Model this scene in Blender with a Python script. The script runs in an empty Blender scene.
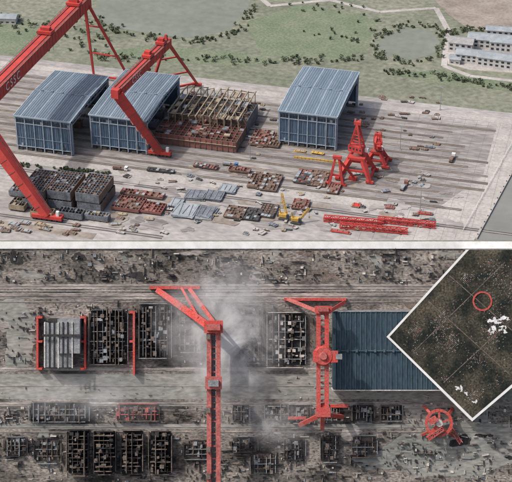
import bpy, math, random
from mathutils import Vector, Matrix
random.seed(7)
R=random.random
def U(a,b): return a+(b-a)*R()
# ------------------------------------------------------------ camera
sc=bpy.context.scene
YAW=math.radians(15); PIT=math.radians(31); D=870.0
fh=Vector((-math.sin(YAW),math.cos(YAW),0))
rt=Vector((math.cos(YAW),math.sin(YAW),0))
f=fh*math.cos(PIT)-Vector((0,0,math.sin(PIT)))
up=rt.cross(f)
camp=-D*f
cam=bpy.data.cameras.new("camera"); co=bpy.data.objects.new("camera",cam)
sc.collection.objects.link(co); sc.camera=co
rot=Matrix((rt,up,-f)).transposed()
co.matrix_world=Matrix.Translation(camp)@rot.to_4x4()
cam.sensor_width=36; cam.angle=math.radians(20); cam.clip_end=12000; cam.clip_start=1
FP=256/math.tan(math.radians(10)); S=D/FP
BM=rot.to_4x4()      # inclined relief board frame (origin at the yard edge)
def G(u,v,z=0.0):
    """survey sheet -> world point on the plane at height z"""
    d=f+rt*((u-256)/FP)+up*((241-v)/FP)
    t=(z-camp.z)/d.z
    return camp+d*t
# ------------------------------------------------------------ materials
MC={}
def mat(name,c1,c2=None,scale=.15,rough=.8,metal=0.0,stretch=(1,1,1),lo=.35,hi=.65,fine=.25,fs=2.0,spec=.3,streak=0):
    if name in MC: return MC[name]
    m=bpy.data.materials.new(name); m.use_nodes=True; nt=m.node_tree; N=nt.nodes; L=nt.links
    b=N["Principled BSDF"]; b.inputs["Roughness"].default_value=rough; b.inputs["Metallic"].default_value=metal
    b.inputs["Specular IOR Level"].default_value=spec
    if c2 is None: c2=tuple(x*.7 for x in c1)
    tc=N.new("ShaderNodeTexCoord"); mp=N.new("ShaderNodeMapping"); mp.inputs["Scale"].default_value=stretch
    L.new(tc.outputs["Object"],mp.inputs[0])
    n=N.new("ShaderNodeTexNoise"); n.inputs["Scale"].default_value=scale; n.inputs["Detail"].default_value=8; n.inputs["Roughness"].default_value=.62
    L.new(mp.outputs[0],n.inputs[0])
    r=N.new("ShaderNodeValToRGB"); r.color_ramp.elements[0].position=lo; r.color_ramp.elements[1].position=hi
    r.color_ramp.elements[0].color=(*c1,1); r.color_ramp.elements[1].color=(*c2,1)
    L.new(n.outputs[0],r.inputs[0])
    n2=N.new("ShaderNodeTexNoise"); n2.inputs["Scale"].default_value=fs; n2.inputs["Detail"].default_value=4
    L.new(mp.outputs[0],n2.inputs[0])
    mr=N.new("ShaderNodeMapRange"); mr.inputs[1].default_value=.3; mr.inputs[2].default_value=.7
    mr.inputs[3].default_value=1-fine; mr.inputs[4].default_value=1+fine
    L.new(n2.outputs[0],mr.inputs[0])
    mx=N.new("ShaderNodeVectorMath"); mx.operation='SCALE'
    L.new(r.outputs[0],mx.inputs[0]); L.new(mr.outputs[0],mx.inputs["Scale"])
    out=mx.outputs[0]
    if streak:
        mp3=N.new("ShaderNodeMapping"); mp3.inputs["Scale"].default_value=(1,1,.06); L.new(tc.outputs["Object"],mp3.inputs[0])
        n3=N.new("ShaderNodeTexNoise"); n3.inputs["Scale"].default_value=.9; n3.inputs["Detail"].default_value=5; L.new(mp3.outputs[0],n3.inputs[0])
        m3=N.new("ShaderNodeMapRange"); m3.inputs[1].default_value=.4; m3.inputs[2].default_value=.7; m3.inputs[3].default_value=1+streak*.3; m3.inputs[4].default_value=1-streak
        L.new(n3.outputs[0],m3.inputs[0]); mx3=N.new("ShaderNodeVectorMath"); mx3.operation='SCALE'
        L.new(out,mx3.inputs[0]); L.new(m3.outputs[0],mx3.inputs["Scale"]); out=mx3.outputs[0]
    L.new(out,b.inputs["Base Color"])
    MC[name]=m; return m
grass=mat("grass",(.14,.155,.11),(.215,.22,.17),scale=.02,fine=.3,fs=.25)
lush=mat("lush_grass",(.13,.165,.105),(.18,.205,.14),scale=.05,fine=.25,fs=.5)
conc=mat("yard_concrete",(.38,.36,.345),(.25,.24,.23),scale=.03,fine=.22,fs=.35,stretch=(.5,1,1))
concl=mat("light_concrete",(.43,.405,.385),(.32,.30,.285),scale=.05,fine=.16,fs=.5)
concd=mat("stained_concrete",(.32,.30,.285),(.17,.16,.155),scale=.06,fine=.35,fs=.6,stretch=(.2,1,1))
dirt=mat("dirt",(.31,.275,.235),(.20,.17,.145),scale=.05,fine=.25,fs=.4)
asph=mat("asphalt",(.18,.175,.17),(.12,.12,.115),scale=.08)
water=mat("river_water",(.20,.22,.19),(.165,.18,.145),scale=.02,rough=.6,fine=.1,fs=.15,spec=.2)
canal=mat("canal_water",(.22,.225,.21),(.17,.175,.16),scale=.03,rough=.6,fine=.1,spec=.2)
red=mat("crane_red",(.53,.065,.055),(.40,.05,.045),scale=.12,rough=.6,fine=.15,fs=1.5)
redd=mat("oxide_red",(.29,.125,.105),(.19,.09,.08),scale=.15,rough=.8)
white=mat("white_paint",(.75,.75,.74),(.62,.62,.6),scale=.2,fine=.06)
roofm=mat("hall_roof",(.18,.235,.285),(.125,.17,.21),scale=.06,rough=.6,fine=.15,fs=.6,stretch=(2,.3,1))
wallm=mat("hall_cladding",(.105,.165,.24),(.075,.12,.18),scale=.1,rough=.6,fine=.2,fs=.7,stretch=(1.5,1.5,.3),streak=.3)
trim=mat("hall_trim",(.36,.42,.48),(.26,.32,.38),scale=.2,rough=.6)
seam=mat("hall_seam",(.22,.28,.34),(.17,.22,.27),scale=.2,rough=.6)
inner=mat("hall_inner_steel",(.14,.17,.21),(.09,.11,.14),scale=.2)
steelb=mat("steel_blue_grey",(.20,.22,.25),(.11,.12,.135),scale=.2,fine=.3,fs=1,streak=.2)
steelr=mat("steel_rust",(.22,.15,.115),(.13,.095,.08),scale=.3,fine=.3,fs=1.2,streak=.2)
steelt=mat("steel_tan",(.38,.325,.235),(.25,.205,.145),scale=.3,fine=.2)
steelg=mat("steel_grey",(.33,.36,.38),(.22,.25,.27),scale=.15,fine=.15)
dark=mat("dark_steel",(.085,.08,.08),(.05,.05,.05),scale=.3)  # dark tone lifted, haze is put into the colour
yel=mat("yellow_paint",(.55,.36,.08),(.45,.27,.06),scale=.3)
blue=mat("blue_paint",(.10,.22,.42),(.08,.17,.31),scale=.3)
leaf=mat("foliage",(.065,.09,.05),(.11,.135,.075),scale=.4,fine=.35,fs=1.2)
bark=mat("bark",(.09,.07,.05))
tile=mat("roof_tile",(.34,.33,.33),(.26,.26,.26),scale=.3)
plaster=mat("plaster",(.58,.57,.55),(.48,.47,.45),scale=.2)
glass=mat("dark_glass",(.04,.05,.06),(.03,.04,.05),rough=.3)
# ------------------------------------------------------------ mesh builder
class MB:
    def __init__(s,name,M=None):
        s.n=name; s.v=[]; s.f=[]; s.mi=[]; s.m=[]; s.M=M
    def mat(s,m):
        if m not in s.m: s.m.append(m)
        return s.m.index(m)
    def hexa(s,p,m):
        i=len(s.v); s.v+= [tuple(q) for q in p]
        k=s.mat(m)
        for q in ((0,3,2,1),(4,5,6,7),(0,1,5,4),(1,2,6,5),(2,3,7,6),(3,0,4,7)):
            s.f.append(tuple(i+a for a in q)); s.mi.append(k)
    def box(s,x,y,z,sx,sy,sz,m,a=0.0):
        """centre x,y ; base z"""
        c,sn=math.cos(a),math.sin(a); P=[]
        for zz in (z,z+sz):
            for dx,dy in ((-.5,-.5),(.5,-.5),(.5,.5),(-.5,.5)):
                X=dx*sx;Y=dy*sy
                P.append((x+X*c-Y*sn,y+X*sn+Y*c,zz))
        s.hexa(P,m)
    def beam(s,a,b,w,h,m,w2=None,h2=None):
        a=Vector(a);b=Vector(b);d=(b-a)
        if d.length<1e-6: return
        d.normalize(); ref=Vector((0,0,1)) if abs(d.z)<.95 else Vector((0,1,0))
        x=d.cross(ref).normalized(); y=x.cross(d)
        w2=w if w2 is None else w2; h2=h if h2 is None else h2
        P=[]
        for c,ww,hh in ((a,w,h),(b,w2,h2)):
            for i,j in ((-.5,-.5),(.5,-.5),(.5,.5),(-.5,.5)): P.append(c+x*i*ww+y*j*hh)
        s.hexa(P,m)
    def poly(s,pts,m):
        i=len(s.v); s.v+=[tuple(p) for p in pts]; s.f.append(tuple(range(i,i+len(pts)))); s.mi.append(s.mat(m))
    def cyl(s,x,y,z,r,h,m,n=14,r2=None):
        r2=r if r2 is None else r2; i=len(s.v); k=s.mat(m)
        for rr,zz in ((r,z),(r2,z+h)):
            for j in range(n): s.v.append((x+rr*math.cos(6.2832*j/n),y+rr*math.sin(6.2832*j/n),zz))
        for j in range(n): s.f.append((i+j,i+(j+1)%n,i+n+(j+1)%n,i+n+j)); s.mi.append(k)
        s.f.append(tuple(i+n+j for j in range(n))); s.mi.append(k)
    def truss(s,a,b,w,h,n,c,m):
        a=Vector(a);b=Vector(b);d=(b-a).normalized()
        ref=Vector((0,0,1)) if abs(d.z)<.95 else Vector((0,1,0))
        x=d.cross(ref).normalized(); y=x.cross(d)
        cs=[x*(-w/2)+y*(-h/2),x*(w/2)+y*(-h/2),x*(w/2)+y*(h/2),x*(-w/2)+y*(h/2)]
        for q in cs: s.beam(a+q,b+q,c,c,m)
        for i in range(n):
            p=a.lerp(b,i/n); r=a.lerp(b,(i+1)/n)
            for k in range(4):
                o,t=(cs[k],cs[(k+1)%4]) if (i+k)%2 else (cs[(k+1)%4],cs[k])
                s.beam(p+o,r+t,c*.6,c*.6,m)
                s.beam(p+cs[k],p+cs[(k+1)%4],c*.6,c*.6,m)
    def done(s,smooth=False):
        me=bpy.data.meshes.new(s.n); me.from_pydata([tuple(q) for q in s.v],[],s.f)
        for m in s.m: me.materials.append(m)
        me.polygons.foreach_set("material_index",s.mi); me.update()
        o=bpy.data.objects.new(s.n,me); sc.collection.objects.link(o)
        if s.M is not None: o.matrix_world=s.M
        return o
# ------------------------------------------------------------ terrain
def edge(x,y): return rt*x+fh*y
g=MB("ground")
g.poly([edge(-4000,0),edge(4000,0),edge(4000,5000),edge(-4000,5000)],grass); g.done()
lg=MB("lowland")
foot=up*-230
lg.poly([Vector((p.x,p.y,foot.z)) for p in (rt*-4000+foot,rt*4000+foot,rt*4000+foot-fh*3000,rt*-4000+foot-fh*3000)],grass); lg.done()
def sheet(name,pts,m,z):
    b=MB(name); b.poly([(p[0],p[1],z) for p in pts],m); return b.done()
yb=G(60,62).y
TY=math.tan(YAW)
def fl(x): return x*TY+.6   # front edge y for given x
x0=-600
def gpoly(name,uv,m,z):
    return sheet(name,[tuple(G(u,v))[:2] for u,v in uv],m,z)
Q0=G(474,240.5); Q1=G(516,163); qd=(Q1-Q0).normalized(); Q2=Q0+qd*330
def qx(y): return Q0.x+(y-Q0.y)*qd.x/qd.y
sheet("yard_pavement",[(x0,fl(x0)),(Q0.x,fl(Q0.x)),(qx(yb),yb),(x0,yb)],conc,.03)
ax=G(392,241).x
sheet("quay_apron",[(ax,fl(ax)),(Q0.x-.2,fl(Q0.x)),(qx(yb-8)-.2,yb-8),(ax+42,yb-8),(ax+42,fl(ax)+95)],concl,.06)
nq=Vector((qd.y,-qd.x,0))
e1=Q0+nq*1.5; e2=Q2+nq*1.5; e3=Q2+nq*260; e4=Vector((Q0.x+300,fl(Q0.x+300),0))
sheet("canal",[(e1.x,fl(e1.x)),(e4.x,e4.y),(e3.x,e3.y),(e2.x,e2.y)],canal,.02)
q=MB("quay_wall"); t=2
while t<330:
    c=Q0+qd*(t+4)+nq*.7; a_=math.atan2(qd.y,qd.x)
    q.box(c.x,c.y,0,7.8,1.4,1.1,concl,a_); q.cyl(c.x,c.y,1.1,.35,.5,dark,8); t+=8
q.done()
ys0=G(18,156).y; ys1=G(110,84).y
sxe=ax+48
sheet("slipway",[(-380,ys0),(sxe,ys0),(sxe,ys1),(-380,ys1)],concd,.05)
rl=MB("crane_rail_track")
NT=13
for k in range(NT):
    yv=ys0+4+(ys1-ys0-8)*k/(NT-1); xe=sxe-U(0,40); xm=(-380+xe)/2
    for d in (-.8,.8): rl.box(xm,yv+d,.06,xe+380,.35,.25,steelr if k%3 else dark)
    rl.box(xm,yv,.055,xe+380,U(2.6,5),.05,[dirt,asph,concd][k%3])
rl.done()
b=MB("pavement_joint_lines")
for k in range(26):
    x=ax-20+k*8
    if x>Q0.x+60: break
    yA=max(fl(x)+1,0 if x<Q0.x else Q0.y+(x-Q0.x)*qd.y/qd.x+3); b.box(x,(yA+yb-10)/2,.07,.14,max(1,yb-10-yA),.006,asph)
for k in range(24):
    y=Q0.y+6+k*10
    if y<yb-9: xe=min(qx(y)-1,y/TY-3); b.box((ax+2+xe)/2,y,.078,xe-ax-2,.14,.004,asph)
b.done()
def road(yc,w,x0,x1,m=concl,name="yard_road"):
    x1=min(x1,(yc-w/2-1.5)/TY) if yc<200 else x1
    b=MB(name); xm=(x0+x1)/2
    b.box(xm,yc,.0,x1-x0,w,.1,m)
    for s in (-1,1): b.box(xm,yc+s*(w/2+.2),.0,x1-x0,.4,.22,concl)
    return b.done()
yr=G(60,164).y
road(yr,10,-400,ax-1)
road(G(60,232).y,7,-400,G(250,241).x-40,dirt)
road(yb-14,8,-600,qx(yb-14)-3)
fr=MB("crane_rail_track")
for vv in (174,222):
    yv=G(50,vv).y; xe=min(230,(yv-4)/TY)
    for d in (-1.2,1.2): fr.box((xe-400)/2,yv+d,.05,xe+400,.3,.3,dark)
    fr.box((xe-400)/2,yv,.045,xe+400,4,.05,concd)
fr.done()
def blob(cx,cy,rx,ry,n=28,j=.25):
    ph=[U(0,6.28) for _ in range(4)]
    P=[]
    for i in range(n):
        a=6.2832*i/n; r=1+j*(math.sin(2*a+ph[0])*.5+math.sin(3*a+ph[1])*.4+math.sin(7*a+ph[2])*.2)
        P.append((cx+rx*r*math.cos(a),cy+ry*r*math.sin(a)))
    return P
zz=.08
for k in range(70):
    p=G(U(100,460),U(168,232)); r=U(1.5,6)
    if p.y-r*2.2<fl(p.x+r*2): continue
    zz+=.004; sheet("ground_stain",blob(p.x,p.y,r*U(.8,2),r,18,.6),random.choice([dirt,concd,conc,concd]),zz)
gpoly("river",[(92,12),(110,26),(150,34),(196,38),(230,30),(246,12),(262,-30),(120,-30)],water,.03)
gpoly("pond",[(384,36),(404,28),(430,30),(440,42),(434,54),(410,60),(386,56),(376,46)],water,.04)
gpoly("dirt_lot",[(430,-5),(448,14),(470,30),(530,34),(560,-20),(440,-30)],dirt,.04)
gpoly("factory_yard",[(446,46),(470,36),(530,38),(530,74),(470,70),(448,64)],concl,.045)
gpoly("meadow",[(246,22),(300,4),(362,14),(378,26),(366,50),(340,60),(300,58),(262,56)],lush,.05)
gpoly("meadow",[(100,52),(150,46),(236,52),(290,62),(240,66),(160,62)],lush,.05)
gpoly("meadow",[(-20,10),(30,22),(60,45),(40,58),(-20,50)],lush,.05)
gpoly("meadow",[(386,74),(440,70),(520,80),(520,92),(440,84)],lush,.05)
b=MB("country_road")
pts=[(240,-20),(270,6),(330,0),(380,12),(436,8),(448,30),(444,66),(470,76),(540,84)]
for i in range(len(pts)-1):
    p=G(*pts[i]);q2=G(*pts[i+1]); b.beam((p.x,p.y,.05+.004*i),(q2.x,q2.y,.05+.004*i),4.5,.12,concl)
b.done()
# ------------------------------------------------------------ trees
def tree_mass(name,pts,h0,h1,leafs=34):
    b=MB(name)
    for (x,y) in pts:
        h=U(h0,h1); r=h*U(.4,.7)
        b.beam((x,y,0),(x+U(-.3,.3),y,h*.6),.4,.4,bark,.2,.2)
        for k in range(3):
            a=U(0,6.28); b.beam((x,y,h*.35),(x+math.cos(a)*r*.6,y+math.sin(a)*r*.6,h*.65),.2,.2,bark,.08,.08)
        cl=[(x+U(-.7,.7)*r,y+U(-.7,.7)*r,h*U(.35,.8),r*U(.35,.65)) for _ in range(5)]
        for k in range(leafs):
            c=random.choice(cl); v=Vector((random.gauss(0,1),random.gauss(0,1),random.gauss(0,1))).normalized()*c[3]*U(.6,1.05)
            p=Vector(c[:3])+v; s=U(.3,.7)
            if p.z<.2: p.z=.2
            t1=Vector((random.gauss(0,1),random.gauss(0,1),random.gauss(0,.5))).normalized()*s; t2=v.cross(t1).normalized()*s
            b.poly([p-t1,p-t2,p+t1,p+t2],leaf)
    return b.done()
def along(uv,n,j=6):
    out=[]
    for _ in range(n):
        i=random.randrange(len(uv)-1); t=R()**1.5; p=G(*uv[i]).lerp(G(*uv[i+1]),t)
        out.append((p.x+random.gauss(0,j*.6),p.y+random.gauss(0,j*.7)))
    return out
tree_mass("shrub_thicket",along([(92,20),(110,30),(150,38),(200,42),(234,34),(250,14),(262,-5)],120,5),1.2,3.5)
tree_mass("shrub_thicket",along([(374,46),(384,34),(404,26),(434,27),(444,42),(436,58),(408,64),(380,58),(374,46)],90,4),1.2,3.5)
tree_mass("tree_line",along([(100,58),(200,60),(290,62),(370,60)],90,5),1.5,4)
tree_mass("tree_line",along([(386,72),(450,78),(520,92)],60,4),1.5,4)
tree_mass("tree_line",along([(-10,14),(30,26),(80,40),(96,60)],60,14),1.5,4)
tree_mass("tree_line",along([(290,4),(340,8),(376,20),(350,40),(300,30)],34,12),1.2,3)
tree_mass("hedge",along([(-20,160),(60,170),(110,174)],70,1.5),1.2,2.4,30)
tree_mass("tree_line",along([(446,34),(470,30),(530,32)],50,4),1.5,4)
# ------------------------------------------------------------ factory buildings at the back
def shed(u,v,sx,sy,h,rm=tile,a=0,name="warehouse"):
    p=G(u,v); b=MB(name); c,s=math.cos(a),math.sin(a)
    def L(x,y,z): return (p.x+x*c-y*s,p.y+x*s+y*c,z)
    b.box(p.x,p.y,0,sx,sy,h,plaster,a)
    e=.6
    for sg in (-1,1):
        b.poly([L(-sx/2-e,sg*(sy/2+e),h+.01),L(sx/2+e,sg*(sy/2+e),h+.01),L(sx/2+e,0,h+sy*.16),L(-sx/2-e,0,h+sy*.16)][::sg],rm)
    for sx_ in (-sx/2,sx/2): b.poly([L(sx_,-sy/2,h),L(sx_,sy/2,h),L(sx_,0,h+sy*.15)],plaster)
    n=max(2,int(sx/4))
    for i in range(n):
        for fl_ in range(1 if h<7 else 2):
            q=L(-sx/2+(i+.5)*sx/n,-sy/2-.05,0); b.box(q[0],q[1],h*.3+fl_*h*.38,sx/n*.5,.15,h*.18,glass,a)
    b.done()
for u,v,sx,sy,h in ((461,50,18,13,8),(482,46,22,14,8),(506,50,24,16,9),(472,61,24,12,7),(498,66,30,13,8),(500,37,22,10,7),(455,62,8,9,4)):
    shed(u,v,sx,sy,h,tile if R()<.5 else steelg,U(-.08,.08))
shed(6,22,18,10,5,steelg,.2)
# ------------------------------------------------------------ rain-shelter halls
def hall(p,Lx=39,Ly=72,H=25):
    b=MB("rolling_shipyard_hall"); x0=p.x;y0=p.y;x1=x0+Lx;y1=y0+Ly; ym=(y0+y1)/2;ridge=1.6
    for y,sg in ((y0,-1),(y1,1)):
        b.box((x0+x1)/2,y-sg*.2,3.0,Lx,.4,H-3,wallm)
        n=26
        for i in range(n+1):
            b.box(x0+Lx*i/n,y+sg*.12,3,.22,.22,H-3.1,seam if i%2 else wallm)
        for i in range(7):
            b.box(x0+.4+(Lx-.8)*i/6,y+sg*.3,.6,.6,.6,H-.7,trim)
        for z in (3,H-5.2,H-.9): b.box((x0+x1)/2,y+sg*.34,z,Lx+.4,.5,.4,trim)
        b.box((x0+x1)/2,y+sg*.3,9.3,Lx,.3,.25,seam)
        for i in range(18):
            b.box(x0+1.4+(Lx-2.8)*i/17,y+sg*.16,H-4.4,1.5,.16,1.9,glass if R()<.8 else steelg)
        for i in range(6):
            xx=x0+2+(Lx-4)*i/5
            b.box(xx,y-sg*.3,.1,3.2,1.2,1.6,dark)
            b.cyl(xx-1,y-sg*.3,.3,.4,.3,steelr,8)
        b.box(x1-6,y+sg*.4,3,2.2,.3,3,glass); b.box(x0+4,y+sg*.4,3,1.2,.3,2.4,trim)
    for sg in (-1,1):
        ya=y0-1 if sg<0 else y1+1
        P=[(x0-.8,ya,H),(x1+.8,ya,H),(x1+.8,ym,H+ridge),(x0-.8,ym,H+ridge)]
        Q=[(a_,b_,c_+.4) for a_,b_,c_ in P]
        if sg>0: P=P[::-1];Q=Q[::-1]
        b.hexa(P+Q,roofm)
        n=24
        for i in range(n+1):
            xx=x0-.6+(Lx+1.2)*i/n
            big=i%6==3 or i in(0,n)
            b.beam((xx,ya,H+.5),(xx,ym,H+ridge+.5),.6 if big else .22,.22,trim if big else seam)
        b.beam((x0-.8,ya+sg*.1,H+.2),(x1+.8,ya+sg*.1,H+.2),.6,.9,trim)
    b.beam((x0-.8,ym,H+ridge+.5),(x1+.8,ym,H+ridge+.5),1.0,.4,seam)
    for k in range(5): b.box(x0+5+k*(Lx-10)/4,ym,H+ridge+.5,1.6,1.2,.9,seam)
    for i in range(7):
        xx=x0+.2+(Lx-.4)*i/6; mm=trim if i in(0,6) else inner
        w=1.5 if i in (0,6) else .6
        for y in (y0+1.2,y1-1.2): b.box(xx,y,.5,w,2.0,H-.7,mm)
        b.beam((xx,y0+.5,H-.9),(xx,ym,H+ridge-.9),w,1.4,mm); b.beam((xx,ym,H+ridge-.9),(xx,y1-.5,H-.9),w,1.4,mm)
        b.beam((xx,y0+1,H-3.6),(xx,y1-1,H-3.6),w*.5,.5,mm)
        n=12
        for k in range(n):
            ya=y0+1+(Ly-2)*k/n; yb_=y0+1+(Ly-2)*(k+1)/n
            za=H-.9+ridge*(1-abs(ya-ym)/(Ly/2)); zb=H-.9+ridge*(1-abs(yb_-ym)/(Ly/2))
            if k%2: b.beam((xx,ya,za),(xx,yb_,H-3.6),.3,.3,mm)
            else: b.beam((xx,ya,H-3.6),(xx,yb_,zb),.3,.3,mm)
    b.box(x1-7,ym,H-7,1.4,Ly-4,1.6,yel)
    for y in (y0+2.6,y1-2.6): b.box((x0+x1)/2,y,H-8.5,Lx,.8,1.2,inner)
    for k in range(9):
        xx=U(x0+8,x1-9);yy=y0+8+k*6.6;h=U(2,7)
        b.box(xx,yy,0.1,U(6,15),4.5,h,random.choice([steelr,steelb,steelg,dark]))
        for j in range(5): b.box(xx-5+j*2.4,yy,h+.1,.3,4,1,steelr)
    b.done()
hall(G(18,149)); hall(G(92,148)); hall(G(279,144))
# ------------------------------------------------------------ goliath cranes
def goliath(nt,ft,nfoot,ffeet,gw,gh,lw,text=.2):
    b=MB("gantry_crane"); nt=Vector(nt);ft=Vector(ft); d=(ft-nt).normalized()
    b.beam(nt-d*4,ft+d*4,gw,gh,red)
    side=d.cross(Vector((0,0,1))).normalized()
    for s in (-1,1):
        b.beam(nt+side*s*(gw/2+.5)+Vector((0,0,gh/2+1.1)),ft+side*s*(gw/2+.5)+Vector((0,0,gh/2+1.1)),.15,.15,redd)
        b.beam(nt+side*s*(gw/2+.4)+Vector((0,0,gh/2-.1)),ft+side*s*(gw/2+.4)+Vector((0,0,gh/2-.1)),.9,.2,redd)
        b.beam(nt+side*s*(gw*.3)+Vector((0,0,gh/2+.2)),ft+side*s*(gw*.3)+Vector((0,0,gh/2+.2)),.3,.4,dark)
    Lg=(ft-nt).length; n=int(Lg/5)
    for i in range(n):
        p=nt.lerp(ft,(i+.5)/n)
        for s in (-1,1):
            b.beam(p+side*s*(gw/2+.06)-Vector((0,0,gh*.45)),p+side*s*(gw/2+.06)+Vector((0,0,gh*.45)),.16,.14,red)
            b.beam(p+side*s*(gw/2+.5)+Vector((0,0,gh/2)),p+side*s*(gw/2+.5)+Vector((0,0,gh/2+1.2)),.12,.12,redd)
    for t,l in ((.62,7),(.9,6)):
        p=nt.lerp(ft,t)+Vector((0,0,gh/2+.5))
        b.beam(p-d*l/2+Vector((0,0,1.2)),p+d*l/2+Vector((0,0,1.2)),gw*1.25,2,red)
        b.beam(p-d*l/4+Vector((0,0,3.2)),p+d*l/4+Vector((0,0,3.2)),gw*.8,2.2,red)
        for s in (-1,1): b.beam(p+side*s*gw*.55,p+side*s*gw*.55-Vector((0,0,gh+3)),.12,.12,dark)
        b.box(p.x,p.y,p.z-gh-4,3,2,1.2,redd)
    nf=Vector(nfoot)
    top=nt+Vector((0,0,-gh*.2)); b.beam(top,nf+Vector((0,0,3)),lw*1.1,lw*1.2,red,lw*.66,lw*.75)
    ax_=(nf-top).normalized()
    for k in range(8):
        p=top.lerp(nf,(k+.8)/9); b.beam(p,p+ax_*.3,lw*1.13*(1-.35*(k+.8)/9),lw*1.23*(1-.35*(k+.8)/9),redd)
    b.box(nf.x,nf.y,1.8,lw*2.6,lw*.6,2.2,red)
    for k in range(6): b.box(nf.x+(k-2.5)*lw*.44,nf.y,.1,lw*.34,lw*.42,1.8,dark)
    b.beam(nf+Vector((lw*.9,0,4)),nf+Vector((lw*.9,0,7)),1.8,1.8,white)
    b.truss(top+Vector((lw*.7,0,0)),nf+Vector((lw*.6,0,3)),1,1,14,.18,redd)
    tp=ft+Vector((0,0,gh*.5))
    for q in ffeet:
        q=Vector(q); b.beam(tp,q+Vector((0,0,2)),1.9,1.9,red,1.3,1.3)
        b.box(q.x,q.y,.9,7,1.8,1.6,red)
        for k in range(4): b.box(q.x+(k-1.5)*1.8,q.y,.1,1.3,1.2,.9,dark)
    q0=Vector(ffeet[0]);q1=Vector(ffeet[1])
    for t in (.35,.68): b.beam(tp.lerp(q0,t),tp.lerp(q1,t),.9,.9,red)
    b.beam(q0+Vector((0,0,2.4)),q1+Vector((0,0,2.4)),1.2,1.4,red)
    b.beam(ft+Vector((0,0,gh*.5)),ft+Vector((0,0,gh*.5+4)),2.5,2.5,red,1.2,1.2)
    o=b.done()
    t=bpy.data.curves.new("lettering","FONT"); t.body="CSSC"; t.size=gh*.85; t.extrude=.05; t.space_character=1.4
    t.materials.append(white)
    to=bpy.data.objects.new("lettering",t); sc.collection.objects.link(to); to.parent=o
    z=Vector((0,0,1))
    rm=Matrix((d,side.cross(d).normalized(),side)).transposed()
    to.matrix_world=Matrix.Translation(nt.lerp(ft,text)+side*(gw/2+.2)-z*gh*.3)@rm.to_4x4()
    return o
goliath(G(117,92,51),G(166,44,51),G(160,156),[G(150,95),G(197,86)],5,6,6,.22)
goliath(G(-25,112,62),G(84,2,62),G(48,220),[G(94,78),G(131,84)],8,9,7.5,.2)
# ------------------------------------------------------------ ship sections
def crate(b,x,y,z,L,W,H,nx,ny,m1,m2,a=0):
    c,s=math.cos(a),math.sin(a)
    def W_(dx,dy): return (x+dx*c-dy*s,y+dx*s+dy*c)
    b.box(x,y,z,L,W,.4,m2,a)
    for i in range(nx+1):
        X,Y=W_(-L/2+L*i/nx,0); b.box(X,Y,z+.41,.3,W*.995,H-U(.4,.9),m1 if i%2 else m2,a)
    for j in range(ny+1):
        X,Y=W_(0,-W/2+W*j/ny); b.box(X,Y,z+.42,L*.99,.3,H-U(.45,1.2),m2 if j%2 else m1,a)
    for i in range(nx):
        for j in range(ny):
            if R()<.5:
                X,Y=W_(-L/2+L*(i+.5)/nx,-W/2+W*(j+.5)/ny); b.box(X,Y,z+H*U(.5,.95),L/nx*.9,W/ny*.9,.2,random.choice([m1,m2,m1,steelg]),a)
b=MB("ship_hull_under_construction")
p=G(154,143); pr=G(238,150); Lx=pr.x-p.x
crate(b,p.x+Lx/2,p.y+13,0.2,Lx,26,8,16,7,redd,steelr)
for i in range(15): b.box(p.x+Lx*(i+.5)/15,p.y-.25,.4,.5,.5,7.4,steelr)
b.box(p.x+Lx/2,p.y-.4,5,Lx,.9,.25,steelt)
crate(b,p.x+Lx/2+2,p.y+42,0.2,Lx-4,28,11,12,8,steelr,steelb)
for i in range(11):
    X=p.x+4+(Lx-8)*i/10; zt=15+U(-1.5,1)
    for j in range(5):
        Yy=p.y+20+44*j/4; b.box(X,Yy,.3,.5,.5,zt,steelt)
    b.beam((X,p.y+20-U(0,3),zt+.4),(X,p.y+64+U(-2,3),zt+.4),.7,.8,steelt)
    if i<10:
        for j in range(5):
            if R()<.25: continue
            Yy=p.y+20+44*j/4; b.beam((X,Yy,zt-.5),(X+(Lx-8)/10,Yy,14.6),.4,.5,random.choice([steelt,steelr]))
        for j in range(4):
            if R()<.35: b.box(X+(Lx-8)/20,p.y+25.5+11*j,U(11.5,14),(Lx-8)/10*.8,U(4,9),.25,random.choice([steelt,steelr,steelg]))
for k in range(46): b.box(U(p.x+3,pr.x-3),U(p.y+2,p.y+60),U(8,12),U(.8,4),U(.8,4),.8,random.choice([steelr,dark,steelt,steelb,redd]),U(0,.3))
b.done()
def block(u,v,L,W,H,m1=steelb,m2=steelr,name="steel_hull_section",a=0,lv=1):
    p=G(u,v); b=MB(name)
    for i in range(4): b.box(p.x-L*.4+L*.8*i/3,p.y,.05,.8,W*.9,.7,dark,a)
    z=.76
    for k in range(lv):
        crate(b,p.x+U(-.5,.5),p.y+U(-.5,.5),z,L,W,H,max(4,int(L/1.9)),max(2,int(W/2.6)),m1,m2,a); z+=H+.2
    return b.done()
for u,v in ((42,199),(68,200),(96,203)):
    block(u,v,15.5,26,6.5,steelb,steelr,lv=2)
block(44,217,14,6,5,steelt,steelr); block(72,218,15,6,5,steelb,dark); block(98,220,15,5,4,steelb,steelt)
block(20,208,10,10,4,steelt,dark); block(20,192,9,14,4,steelb,steelr)
block(130,206,18,16,2.6,redd,steelr); block(152,210,15,12,2,redd,redd); block(142,196,28,6,2,steelr,redd)
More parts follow.
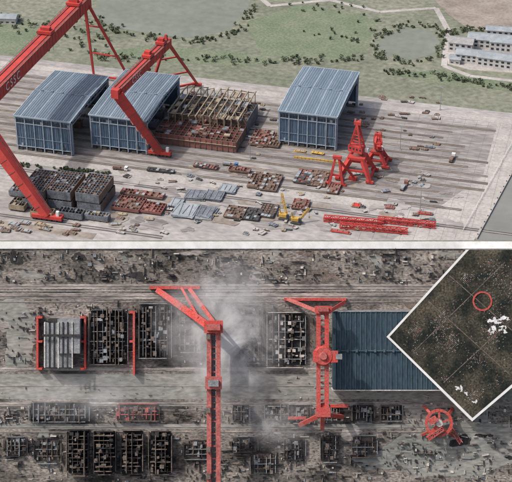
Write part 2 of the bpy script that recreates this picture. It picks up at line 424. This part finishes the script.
def plates(u,v,L,W,n,ms,a=0,name="steel_plate_stack"):
    p=G(u,v); b=MB(name)
    if p.y-W-3<fl(p.x+L/2): return
    for i in range(3): b.box(p.x-L*.35+L*.35*i,p.y,.16,.5,W*.9,.3,dark,a)
    z=.47
    for k in range(n):
        t=U(.1,.3); b.box(p.x+U(-.6,.6),p.y+U(-.6,.6),z,L*U(.7,1),W*U(.7,1),t,random.choice(ms),a+U(-.12,.12)); z+=t+.02
    for k in range(int(L/3)):
        b.box(p.x-L/2+L*(k+.5)/int(L/3),p.y,z,.25,W*U(.5,.95),.3,random.choice(ms),a+U(-.1,.1))
    b.done()
for u,v,L,W in ((186,212,16,17),(204,213,15,17),(196,196,14,14),(214,197,13,14),(228,190,12,12),(176,204,8,12)):
    plates(u,v,L,W,5,[steelg,steelb,steelb])
for u,v,L,W in ((258,182,11,20),(272,184,11,22),(304,178,11,18),(318,180,12,20),(334,190,7,12),(236,214,12,14),(252,216,12,14),(268,212,10,16),(262,140,13,22),(276,142,8,20),(300,206,10,12),(206,168,16,5),(240,172,14,5),(160,172,18,4)):
    block(u,v,L,W,U(1,2),random.choice([steelr,steelr,dark]),random.choice([steelr,redd,dark]),name="steel_frame_stack",a=U(-.06,.06))
for k in range(90):
    u=U(120,440);v=U(174,236); plates(u,v,U(1,6),U(1,4.5),3,[random.choice([steelr,steelg,steelb,steelr,steelt,dark]),concl],U(-.7,.7))
for k in range(26): plates(U(-10,140),U(222,238),U(2,8),U(1.5,4),3,[random.choice([steelt,steelr,steelg]),steelr],U(-.4,.4))
for k in range(40): plates(U(350,445),U(92,152),U(2,8),U(1.2,4),2,[random.choice([steelt,steelr,concl,steelb,dark]),steelr],U(-.2,.2))
for k in range(20): plates(U(240,276),U(100,160),U(2,6),U(1.5,4),2,[random.choice([steelt,steelr,steelb,dark])],U(-.2,.2))
b=MB("yellow_barrier_row"); p=G(296,158)
for k in range(14): b.box(p.x+k*2.6,p.y+U(-.2,.2),.05,2.2,.8,1.3,yel,U(-.1,.1))
b.done()
for u,v in ((300,152),(318,154)): plates(u,v,9,3,3,[steelt,yel])
def mobile(u,v,a0=1.9,L=22):
    p=G(u,v); b=MB("crawler_crane")
    for s in (-1,1): b.box(p.x,p.y+s*2,.05,6,1.0,1.3,dark)
    b.box(p.x,p.y,1.1,4,3.0,.8,dark); b.box(p.x-.6,p.y,1.9,5,3.0,1.9,yel); b.box(p.x+2.6,p.y-1.2,1.9,1.6,1.2,2.2,glass)
    b.box(p.x-3.6,p.y,1.9,1.0,3.2,1.7,dark)
    t=Vector((p.x+2+L*.55*math.cos(a0),p.y+L*.55*math.sin(a0),L*.8))
    b.truss((p.x+2,p.y,2.4),t,1.1,1.1,12,.2,yel); b.beam((p.x-3,p.y,7),t,.12,.12,dark)
    b.beam((p.x-2,p.y,3.6),(p.x-3,p.y,7.2),.3,1.2,yel); b.beam(t,t-Vector((0,0,6)),.1,.1,dark); b.box(t.x,t.y,t.z-7,.8,.8,1,yel)
    b.done()
mobile(284,219,2.2,17); mobile(296,223,.6,12)
# ------------------------------------------------------------ slewing portal cranes being assembled
def portal(u,v,H=15,sp=9,mast=22,jib=18,aa=.6,name="portal_jib_crane",lw=2.0):
    p=G(u,v); b=MB(name); c=Vector((p.x,p.y,0))
    for sx in (-1,1):
        for sy in (-1,1):
            ft=c+Vector((sx*sp,sy*sp*.9,2)); tp=c+Vector((sx*sp*.4,sy*sp*.4,H))
            b.beam(tp,ft,lw*1.1,lw*1.1,red,lw*.7,lw*.7)
            b.box(ft.x,ft.y,.9,5,1.5,1.6,red)
            for k in range(3): b.box(ft.x+(k-1)*1.5,ft.y,.1,1.1,1.1,.8,dark)
        b.beam(c+Vector((sx*sp,-sp*.9,3)),c+Vector((sx*sp,sp*.9,3)),1.3,1.5,red)
        b.beam(c+Vector((-sp*.7,sx*sp*.63,H*.5)),c+Vector((sp*.7,sx*sp*.63,H*.5)),1,1.2,red)
    b.box(c.x,c.y,H,sp*1.1,sp*1.1,1.6,red); b.cyl(c.x,c.y,H+1.6,3.2,2.2,redd,18,2.8)
    for s1 in (-1,1):
        b.beam(c+Vector((-sp*.55,s1*sp*.56,H+2.8)),c+Vector((sp*.55,s1*sp*.56,H+2.8)),.12,.12,redd)
    d=Vector((math.cos(aa),math.sin(aa),0)); s=Vector((-d.y,d.x,0))
    b.beam(c-d*6+Vector((0,0,H+6)),c+d*4+Vector((0,0,H+6)),5,4.4,red)
    b.beam(c+d*4.1+s*2+Vector((0,0,H+5.5)),c+d*6.4+s*2+Vector((0,0,H+5.5)),1.8,2.6,white)
    for k in range(4): b.beam(c-d*(5-k*2.4)-s*2.55+Vector((0,0,H+6.3)),c-d*(3.8-k*2.4)-s*2.55+Vector((0,0,H+6.3)),.12,1.2,glass)
    top=c-d*1+Vector((0,0,H+mast))
    for k in (-1,1):
        A=c+d*3+s*k*2.2+Vector((0,0,H+8)); Bp=c-d*5+s*k*2.2+Vector((0,0,H+8))
        b.beam(A,top+s*k*1,1.1,1.1,red); b.beam(Bp,top+s*k*1,.9,.9,red)
        for t in (.25,.5,.75): b.beam(A.lerp(top+s*k,t),Bp.lerp(top+s*k,t),.5,.5,red)
    for t in (.2,.5,.8): b.beam((c+d*3+s*2.2+Vector((0,0,H+8))).lerp(top+s,t),(c+d*3-s*2.2+Vector((0,0,H+8))).lerp(top-s,t),.5,.5,red)
    b.box(top.x,top.y,top.z-1,4.4,3,2.2,red)
    for k in (-1,1): b.beam(top+Vector((k*1.6,0,1)),top+Vector((k*1.6,.8,2.6)),1.2,1.2,redd)
    if jib:
        j=c+d*(4+jib)+Vector((0,0,H+9)); b.truss(c+d*4+Vector((0,0,H+6)),j,2.2,2,8,.5,red); b.beam(top,j,.3,.3,red)
    b.done()
portal(357,176,H=14,sp=10,mast=24,jib=0,aa=-.3,lw=2.8)
portal(377,164,H=9,sp=6.5,mast=12,jib=9,aa=-1.3)
b=MB("crane_portal_leg_frame"); p=G(336,185)
for sx in (-4.5,4.5):
    b.beam((p.x+sx,p.y,.2),(p.x+sx*.25,p.y+1,19),1.9,1.9,red,1.2,1.2)
b.beam((p.x-2.8,p.y+.3,7),(p.x+2.8,p.y+.3,7),1,1.2,red); b.box(p.x,p.y,.1,13,2,1.3,red); b.box(p.x,p.y+1,18.5,5.5,2.2,2,red)
b.beam((p.x+2,p.y+1,17),(p.x+9,p.y+9,3),1.3,1.3,red); b.box(p.x+9,p.y+9,.1,5,2,2.6,red)
b.done()
for (u1,v1,u2,v2,w) in ((324,218,384,223,3.4),(378,219,436,225,3.0),(340,225,408,231,2.6)):
    b=MB("crane_jib_section"); a1=G(u1,v1,2);a2=G(u2,v2,2)
    b.truss(a1,a2,w,2.6,14,.5,red)
    for t in (.1,.5,.9):
        q_=a1.lerp(a2,t); b.box(q_.x,q_.y,.1,1,4.5,.5,dark)
    b.done()
plates(340,232,14,3,3,[red,redd]); plates(425,214,10,3,3,[red,redd])
plates(390,208,5,4,3,[redd]); plates(356,206,6,5,4,[steelt,red])
b=MB("yard_fence")
for k in range(60):
    c=Q0+qd*(8+k*3)-nq*9; b.box(c.x,c.y,.07,.18,.18,2,white)
c=Q0+qd*8-nq*9; c2=Q0+qd*185-nq*9
for z in (1,1.9): b.beam((c.x,c.y,z),(c2.x,c2.y,z),.1,.1,white)
b.done()
def truck(u,v,m=blue,a=0):
    p=G(u,v); b=MB("flatbed_truck"); c,s=math.cos(a),math.sin(a)
    def q(x,y): return p.x+x*c-y*s,p.y+x*s+y*c
    b.box(*q(-1,0),1.2,8,2.4,.35,steelr,a); b.box(*q(4.3,0),.8,2.1,2.4,2.2,m,a); b.box(*q(4.9,0),2.0,1.0,2.42,.7,glass,a)
    for x in (-4,-2.8,3.9):
        for y in (-1,1): b.box(*q(x,y),.11,.95,.35,.95,dark,a)
    b.box(*q(-2,0),1.56,5,2,.9,random.choice([steelr,steelg]),a); b.done()
truck(230,166); truck(120,170,white); truck(404,188,redd,1.4); truck(452,160,white,1.5)
def lamp(u,v):
    p=G(u,v); b=MB("floodlight_mast"); b.cyl(p.x,p.y,0.1,.28,17,steelg,8,.12); b.box(p.x,p.y,17,2.2,.4,.7,steelg); b.box(p.x,p.y,.06,1.2,1.2,.6,concl); b.done()
for u,v in ((250,160),(420,210),(400,150),(440,110)): lamp(u,v)
# ============================================================ inclined relief board (satellite view)
def B(u,v): return ((u-256)*S,(241-v)*S)
sat=mat("relief_base",(.022,.021,.020),(.34,.30,.265),scale=.045,lo=.36,hi=.70,fine=.7,fs=.9,stretch=(.6,1.3,1))
satr=mat("relief_rail_strip",(.42,.375,.345),(.13,.12,.11),scale=.12,fine=.4,fs=.9,stretch=(.35,1.6,1))
satc=mat("relief_concrete",(.17,.18,.165),(.31,.295,.27),scale=.05,fine=.35,fs=.7,stretch=(.3,1,1))
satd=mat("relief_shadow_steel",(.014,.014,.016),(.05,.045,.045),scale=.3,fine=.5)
satb=mat("relief_brown",(.20,.16,.135),(.075,.062,.055),scale=.3,fine=.5)
satg=mat("relief_grey",(.29,.30,.31),(.14,.15,.16),scale=.3,fine=.4)
satw=mat("relief_pale",(.62,.58,.54),(.38,.35,.33),scale=.3,fine=.3)
satroof=mat("relief_blue_roof",(.022,.045,.065),(.04,.068,.09),scale=.08,fine=.35,fs=.7,stretch=(1.5,.3,1))
satseam=mat("relief_roof_seam",(.09,.13,.16),(.05,.08,.10),scale=.1)
satred=mat("relief_red",(.50,.055,.045),(.38,.10,.09),scale=.12,fine=.35,fs=1.2)
satpk=mat("relief_faded_red",(.45,.13,.12),(.28,.08,.07),scale=.12,fine=.35,fs=1)
def bq(name,u0,v0,u1,v1,m,h):
    b=MB(name,BM); x0,y1_=B(u0,v0);x1_,y0_=B(u1,v1)
    b.poly([(x0,y0_,h),(x1_,y0_,h),(x1_,y1_,h),(x0,y1_,h)],m); return b.done()
b=MB("relief_board",BM); x0,_=B(-200,0); x1_,_=B(712,0)
b.hexa([(x0,-230,-6),(x1_,-230,-6),(x1_,-.05,-6),(x0,-.05,-6),(x0,-230,0.0),(x1_,-230,0.0),(x1_,-.05,0),(x0,-.05,0)],sat); b.done()
b=MB("white_divider_strip",BM); b.box(0,-2.4,0.01,(x1_-x0),4.4,1.0,white); b.done()  # seam between the two pictures, added as a raised white strip
bq("relief_rail_strip",-200,284,712,289,satr,.05); bq("relief_rail_strip",-200,293,712,299,satr,.05)
bq("relief_rail_strip",-200,367,330,371,satr,.05); bq("relief_road",-200,374,712,399,satc,.04)
bq("relief_rail_strip",-200,402,712,406,satr,.05); bq("relief_rail_strip",-200,424,712,429,satc,.05)
z_=.045
def patch(u,v,ru,rv,m):
    global z_
    z_+=.0005; x,y=B(u,v); b=MB("relief_yard_patch",BM); b.poly([(p[0],p[1],z_) for p in blob(x,y,ru*S,rv*S,30,.5)],m); b.done()
patch(20,332,22,30,satc); patch(460,440,70,34,satc); patch(285,335,30,30,satb); patch(400,455,40,16,satc)
for k in range(46): patch(U(0,512),random.choice([U(252,282),U(305,364),U(432,480)]),U(3,14),U(2,7),random.choice([satc,satb,satd,satr]))
b=MB("relief_rail_lines",BM)
for v in (286,291,296,302,369,386,404,410,427,432):
    x,y=B(256,v); b.box(x,y,.075,(x1_-x0),.35,.3,satw if v in(291,369) else satr)
b.done()
def bb(b,u0,v0,u1,v1,h,m,z=.08,a=0):
    x0,y1_=B(u0,v0);x1,y0=B(u1,v1); b.box((x0+x1)/2,(y0+y1_)/2,z,abs(x1-x0),abs(y1_-y0),h,m,a)
def clutter(name,u0,v0,u1,v1,n,smax,hmax,ms,ang=.08):
    b=MB(name,BM)
    cl=[(U(u0,u1),U(v0,v1),U(5,22)) for _ in range(max(4,n//22))]
    for k in range(n):
        if R()<.6:
            c=random.choice(cl); u=random.gauss(c[0],c[2]); v=random.gauss(c[1],c[2]*.35)
            if not(u0<=u<=u1 and v0<=v<=v1): continue
        else: u=U(u0,u1);v=U(v0,v1)
        w=U(.4,smax)*U(.4,1);h=U(.4,smax)*U(.4,1)
        if R()<.4: w*=2.6;h*=.35
        elif R()<.4: h*=2.2;w*=.35
        bb(b,u-w/2,v-h/2,u+w/2,v+h/2,U(.15,hmax)*R()+.1,random.choice(ms),.08+.01*R(),U(-ang,ang))
    b.done()
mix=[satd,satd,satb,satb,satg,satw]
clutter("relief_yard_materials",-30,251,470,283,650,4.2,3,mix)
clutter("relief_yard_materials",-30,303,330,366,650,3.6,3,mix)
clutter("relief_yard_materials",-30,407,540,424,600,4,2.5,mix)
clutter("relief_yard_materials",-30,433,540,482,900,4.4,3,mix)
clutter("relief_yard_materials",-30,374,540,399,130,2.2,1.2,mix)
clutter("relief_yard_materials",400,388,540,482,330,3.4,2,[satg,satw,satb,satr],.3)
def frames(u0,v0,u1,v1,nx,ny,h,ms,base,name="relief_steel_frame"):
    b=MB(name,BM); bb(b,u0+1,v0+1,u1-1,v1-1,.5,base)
    for i in range(nx+1):
        u=u0+(u1-u0)*(i+U(-.2,.2))/nx; w=U(.15,.5); bb(b,u-w,v0+U(0,5),u+w,v1-U(0,5),h*U(.4,1),random.choice(ms),.6)
    for j in range(ny+1):
        v=v0+(v1-v0)*(j+U(-.25,.25))/ny; w=U(.15,.45); bb(b,u0+U(0,5),v-w,u1-U(0,5),v+w,h*U(.4,.9),random.choice(ms),.61)
    for k in range(int((u1-u0)*(v1-v0)/26)):
        u=U(u0+1,u1-4);v=U(v0+1,v1-4); bb(b,u,v,u+U(1,4.5),v+U(1,4.5),h*U(.2,1),random.choice(ms+[satd,satb]),.62+.02*R())
    b.done()
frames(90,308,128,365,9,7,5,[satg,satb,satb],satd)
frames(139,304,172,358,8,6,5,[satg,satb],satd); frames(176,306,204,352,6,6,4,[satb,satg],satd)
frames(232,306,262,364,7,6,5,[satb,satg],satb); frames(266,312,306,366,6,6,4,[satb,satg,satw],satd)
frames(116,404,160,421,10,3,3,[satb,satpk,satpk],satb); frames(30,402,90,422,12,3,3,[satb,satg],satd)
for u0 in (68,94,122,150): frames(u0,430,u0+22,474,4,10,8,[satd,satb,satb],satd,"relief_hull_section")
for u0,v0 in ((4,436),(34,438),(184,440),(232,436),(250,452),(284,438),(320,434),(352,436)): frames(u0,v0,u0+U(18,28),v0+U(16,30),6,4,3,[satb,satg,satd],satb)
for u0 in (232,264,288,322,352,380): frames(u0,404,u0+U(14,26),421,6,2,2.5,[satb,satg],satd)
b=MB("relief_hall",BM)
bb(b,46,322,74,366,9,satg); bb(b,60,318,82,352,11,satg)
for i in range(7): bb(b,46.5+i*4.6,321,47.6+i*4.6,366.4,.6,satd if i%3 else satw,9.1 if i<3 else 11.1)
bb(b,45,333,82,335.4,.5,satd,11.8); bb(b,50,318,60,322,9,satd); b.done()
b=MB("relief_red_outline",BM)  # red outline bars raised from the board
for u in (38.5,86):
    bb(b,u-1,316,u+1,369,5,satred)
    for v in (317,341,368): bb(b,u-5 if u>50 else u,v-1,u if u>50 else u+5,v+1,5.3,satred)
b.done()
b=MB("relief_red_outline",BM); bb(b,133.5,311,135.6,374,5,satred); bb(b,130,311,133.4,313,5,satred); bb(b,130,340,133.4,342,5,satred); b.done()
b=MB("relief_blue_hall",BM); bb(b,332,311,446,387,14,satroof)
for i in range(23):
    u=334+i*5; bb(b,u-.3,310.8,u+.3,387.2,.4,satseam,14.09)
bb(b,331.5,348.4,446.5,349.4,.5,satseam,14.6); bb(b,331,310,447,310.8,14.6,satg); bb(b,331,387.4,447,388.2,14.6,satw)
for k in range(12): bb(b,336+k*9,347.5,338+k*9,350.3,1.2,satseam,14.7)
b.done()
def P3(u,v,h): x,y=B(u,v); return Vector((x,y,h))
b=MB("relief_gantry_crane",BM)
for u in (210.5,219.5): b.beam(P3(u,322,26),P3(u,500,26),2.6,3,satpk)
for v in range(326,500,6): b.beam(P3(211,v,25.5),P3(219,v,25.5),.7,1,satb if v%4 else satpk)
b.beam(P3(214.5,330,23.2),P3(214.5,500,23.2),2.6,1,satg)
b.beam(P3(158,290,2),P3(214,326,26),3.2,3.2,satred,4.4,4.4); b.beam(P3(190,289,2),P3(217,322,26),2.2,2.2,satred)
b.beam(P3(182,288,3),P3(200,316,22),1.4,1.4,satred); bb(b,150,286,200,289,3,satred)
for k in range(7): bb(b,151+k*7,289.2,155+k*7,290.6,1.6,satd)
bb(b,206,318,224,330,4,satred,26); bb(b,208.5,321,221.5,327,2.4,satpk,30.1); bb(b,207,372,223,384,3,satpk,28); bb(b,210,375,220,381,2,satg,31.1)
for v in (331,402,440,466): bb(b,208,v,212,v+5,2.4,satb,27.6)
b.done()
b=MB("relief_gantry_crane",BM)
for u in (316.5,324.5): b.beam(P3(u,306,27),P3(u,412,27),2.4,3,satred)
for v in range(312,410,6): b.beam(P3(316,v,26.5),P3(325,v,26.5),.8,1.2,satpk)
b.beam(P3(288,299,3),P3(318,310,26),2.2,2.2,satpk); b.beam(P3(344,302,3),P3(323,312,26),2,2,satred)
bb(b,284,298,346,300.6,3,satred); bb(b,313,304,329,311,4,satred,26); bb(b,316,305,326,309,2,satpk,30.1)
x,y=B(321,352); b.cyl(x,y,28,6,4,satred,20,5); b.cyl(x,y,32.1,2.6,1.4,satpk,16,2); bb(b,311,347,335,358,2.6,satred,29)
bb(b,333,350,339,355,3,satg,29)
b.beam(P3(318,410,26),P3(300,424,3),2.4,2.4,satred); b.beam(P3(324,410,26),P3(342,416,3),2.4,2.4,satred)
b.beam(P3(321,400,26),P3(322,428,3),2.4,2.4,satred); bb(b,288,416,306,419,3,satred); bb(b,330,404,348,407,3,satred); bb(b,314,402,328,411,4,satred,26)
b.done()
b=MB("relief_slewing_crane",BM); x,y=B(437,421)
for k in range(20):
    a1=6.2832*k/20;a2=6.2832*(k+1)/20
    b.beam((x+7.5*math.cos(a1),y+7.5*math.sin(a1),9),(x+7.5*math.cos(a2),y+7.5*math.sin(a2),9),1.6,2,satred)
for k in range(5):
    a1=6.2832*k/5+.3; b.beam((x,y,10),(x+7.5*math.cos(a1),y+7.5*math.sin(a1),9),1.0+k*.2,1.2,satred)
b.cyl(x,y,8,2.6,4,satw,16,2); b.box(x-4,y+2,11,5,3.4,3,satred,.5)
for a1 in (.7,2.3,3.9,5.5): b.beam((x+7*math.cos(a1),y+7*math.sin(a1),9),(x+12*math.cos(a1),y+12*math.sin(a1),0.2),1.5,1.5,satred)
b.truss((x+2,y-3,11),(x-7,y-9,12),2.2,2,5,.6,satred); b.truss((x+8,y-4,2),(x+14,y-13,3),2,2,5,.5,satpk)
b.done()
# inset locator plate (flat picture with a white frame)
ins=mat("inset_terrain",(.010,.013,.010),(.10,.085,.06),scale=.06,lo=.42,hi=.72,fine=.8,fs=.9)
inw=mat("inset_cloud",(.75,.75,.75),(.5,.5,.5),scale=.5)
b=MB("inset_picture_plate",BM)
def BP(u,v,h): x,y=B(u,v); return (x,y,h)
out=[(384,335),(468,418),(560,340),(560,249.5),(462,249.5)]
inn=[(387,335),(468.2,414.5),(560,336),(560,249.5),(465,249.5)]
b.poly([BP(u,v,16.5) for u,v in out],white); b.poly([BP(u,v,16.6) for u,v in inn],ins)
for i in range(len(out)-1):
    u1,v1=out[i];u2,v2=out[i+1]; b.poly([BP(u1,v1,0),BP(u2,v2,0),BP(u2,v2,16.5),BP(u1,v1,16.5)],white)
h_=16.72
for cu,cv,r in ((490,322,7),(498,328,6),(486,330,4),(500,316,4),(455,386,4),(462,391,3),(470,398,3)):
    for k in range(7):
        h_+=.003; P=blob(0,0,r*.28*U(.3,1),r*.22*U(.3,1),14,.7); x,y=B(cu+U(-r,r)*.8,cv+U(-r,r)*.6); b.poly([(x+p[0],y+p[1],h_) for p in P],inw)
def inside(u,v):
    if v<254: return False
    if u<468: return (u-393)>0 and (v-335)<(u-393)*.93 and (335-v)<(u-393)*1.02
    return v<335+(552-u)*.8
dis=[(U(395,515),U(256,405),U(5,13)) for _ in range(26)]
for k in range(2600):
    c=random.choice(dis) if R()<.8 else (U(392,515),U(255,410),1)
    i_=round(random.gauss(0,c[2]*.5));j_=round(random.gauss(0,c[2]*.4))
    u=c[0]+(i_*.8+j_*.75)*1.3;v=c[1]+(j_*.8-i_*.75)*1.3
    if not inside(u,v) or u>530: continue
    bb(b,u,v,u+U(.4,1.3),v+U(.4,.9),.03,random.choice([satb,satb,satb,satg,satr,redd]),16.61+.02*R(),.72)
for k in range(14):
    a1=6.2832*k/14;a2=a1+.45
    b.beam(Vector(BP(478+9*math.cos(a1),300+9*math.sin(a1),16.9)),Vector(BP(478+9*math.cos(a2),300+9*math.sin(a2),16.9)),1,.2,satred)
for (u1,v1,u2,v2) in ((410,350,500,262),(440,380,530,296),(425,300,505,372),(446,275,520,340)):
    b.beam(Vector(BP(u1,v1,16.68)),Vector(BP(u2,v2,16.68)),.45,.05,satb)
b.done()
# smoke / low cloud drifting over the relief
def smoke(cu,cv,ru,rv,strength,h,seed):
    sm=bpy.data.materials.new("thin_smoke"); sm.use_nodes=True; nt=sm.node_tree; N=nt.nodes; L=nt.links
    bs=N["Principled BSDF"]; bs.inputs["Base Color"].default_value=(.6,.6,.61,1); bs.inputs["Roughness"].default_value=1
    tc=N.new("ShaderNodeTexCoord"); mo=N.new("ShaderNodeMapping"); mo.inputs["Location"].default_value=(seed*31,seed*7,seed); L.new(tc.outputs["Object"],mo.inputs[0])
    no=N.new("ShaderNodeTexNoise"); no.inputs["Scale"].default_value=.05; no.inputs["Detail"].default_value=7; no.inputs["Roughness"].default_value=.6; no.inputs["Distortion"].default_value=.4
    L.new(mo.outputs[0],no.inputs[0])
    gr=N.new("ShaderNodeTexGradient"); gr.gradient_type='SPHERICAL'; mp=N.new("ShaderNodeMapping")
    cx,cy=B(cu,cv); sx,sy=ru*S,rv*S
    mp.inputs["Scale"].default_value=(1/sx,1/sy,0); mp.inputs["Location"].default_value=(-cx/sx,-cy/sy,0)
    L.new(tc.outputs["Object"],mp.inputs[0]); L.new(mp.outputs[0],gr.inputs[0])
    r1=N.new("ShaderNodeMapRange"); r1.inputs[1].default_value=.34; r1.inputs[2].default_value=.7; L.new(no.outputs[0],r1.inputs[0])
    mu=N.new("ShaderNodeMath"); mu.operation='MULTIPLY'; L.new(r1.outputs[0],mu.inputs[0]); L.new(gr.outputs[1],mu.inputs[1])
    m2=N.new("ShaderNodeMath"); m2.operation='MULTIPLY'; m2.inputs[1].default_value=strength; m2.use_clamp=True; L.new(mu.outputs[0],m2.inputs[0]); L.new(m2.outputs[0],bs.inputs["Alpha"])
    b=MB("thin_smoke",BM); b.poly([BP(cu-ru,cv-rv,h),BP(cu-ru,cv+rv,h),BP(cu+ru,cv+rv,h),BP(cu+ru,cv-rv,h)],sm); b.done()
smoke(226,335,62,90,1.35,12,1); smoke(200,322,50,50,1.0,15,3); smoke(275,420,60,30,.7,9,5); smoke(90,395,110,26,.5,9.5,7)
# ------------------------------------------------------------ light
sd=Vector((-.5,-.25,.82)).normalized()
w=bpy.data.worlds.new("World"); sc.world=w; w.use_nodes=True; nt=w.node_tree
sk=nt.nodes.new("ShaderNodeTexSky"); sk.sky_type='NISHITA'; sk.sun_disc=False
sk.sun_elevation=math.asin(sd.z); sk.sun_rotation=math.atan2(sd.x,sd.y); sk.dust_density=6
bg=nt.nodes["Background"]; bg.inputs[1].default_value=.15; nt.links.new(sk.outputs[0],bg.inputs[0])
l=bpy.data.lights.new("sun","SUN"); l.energy=2.7; l.angle=math.radians(1.5); l.color=(1,.96,.91)
lo=bpy.data.objects.new("sun",l); sc.collection.objects.link(lo); lo.rotation_euler=sd.to_track_quat('Z','Y').to_euler()
sc.view_settings.view_transform='Standard'; sc.view_settings.look='None'; sc.view_settings.exposure=0
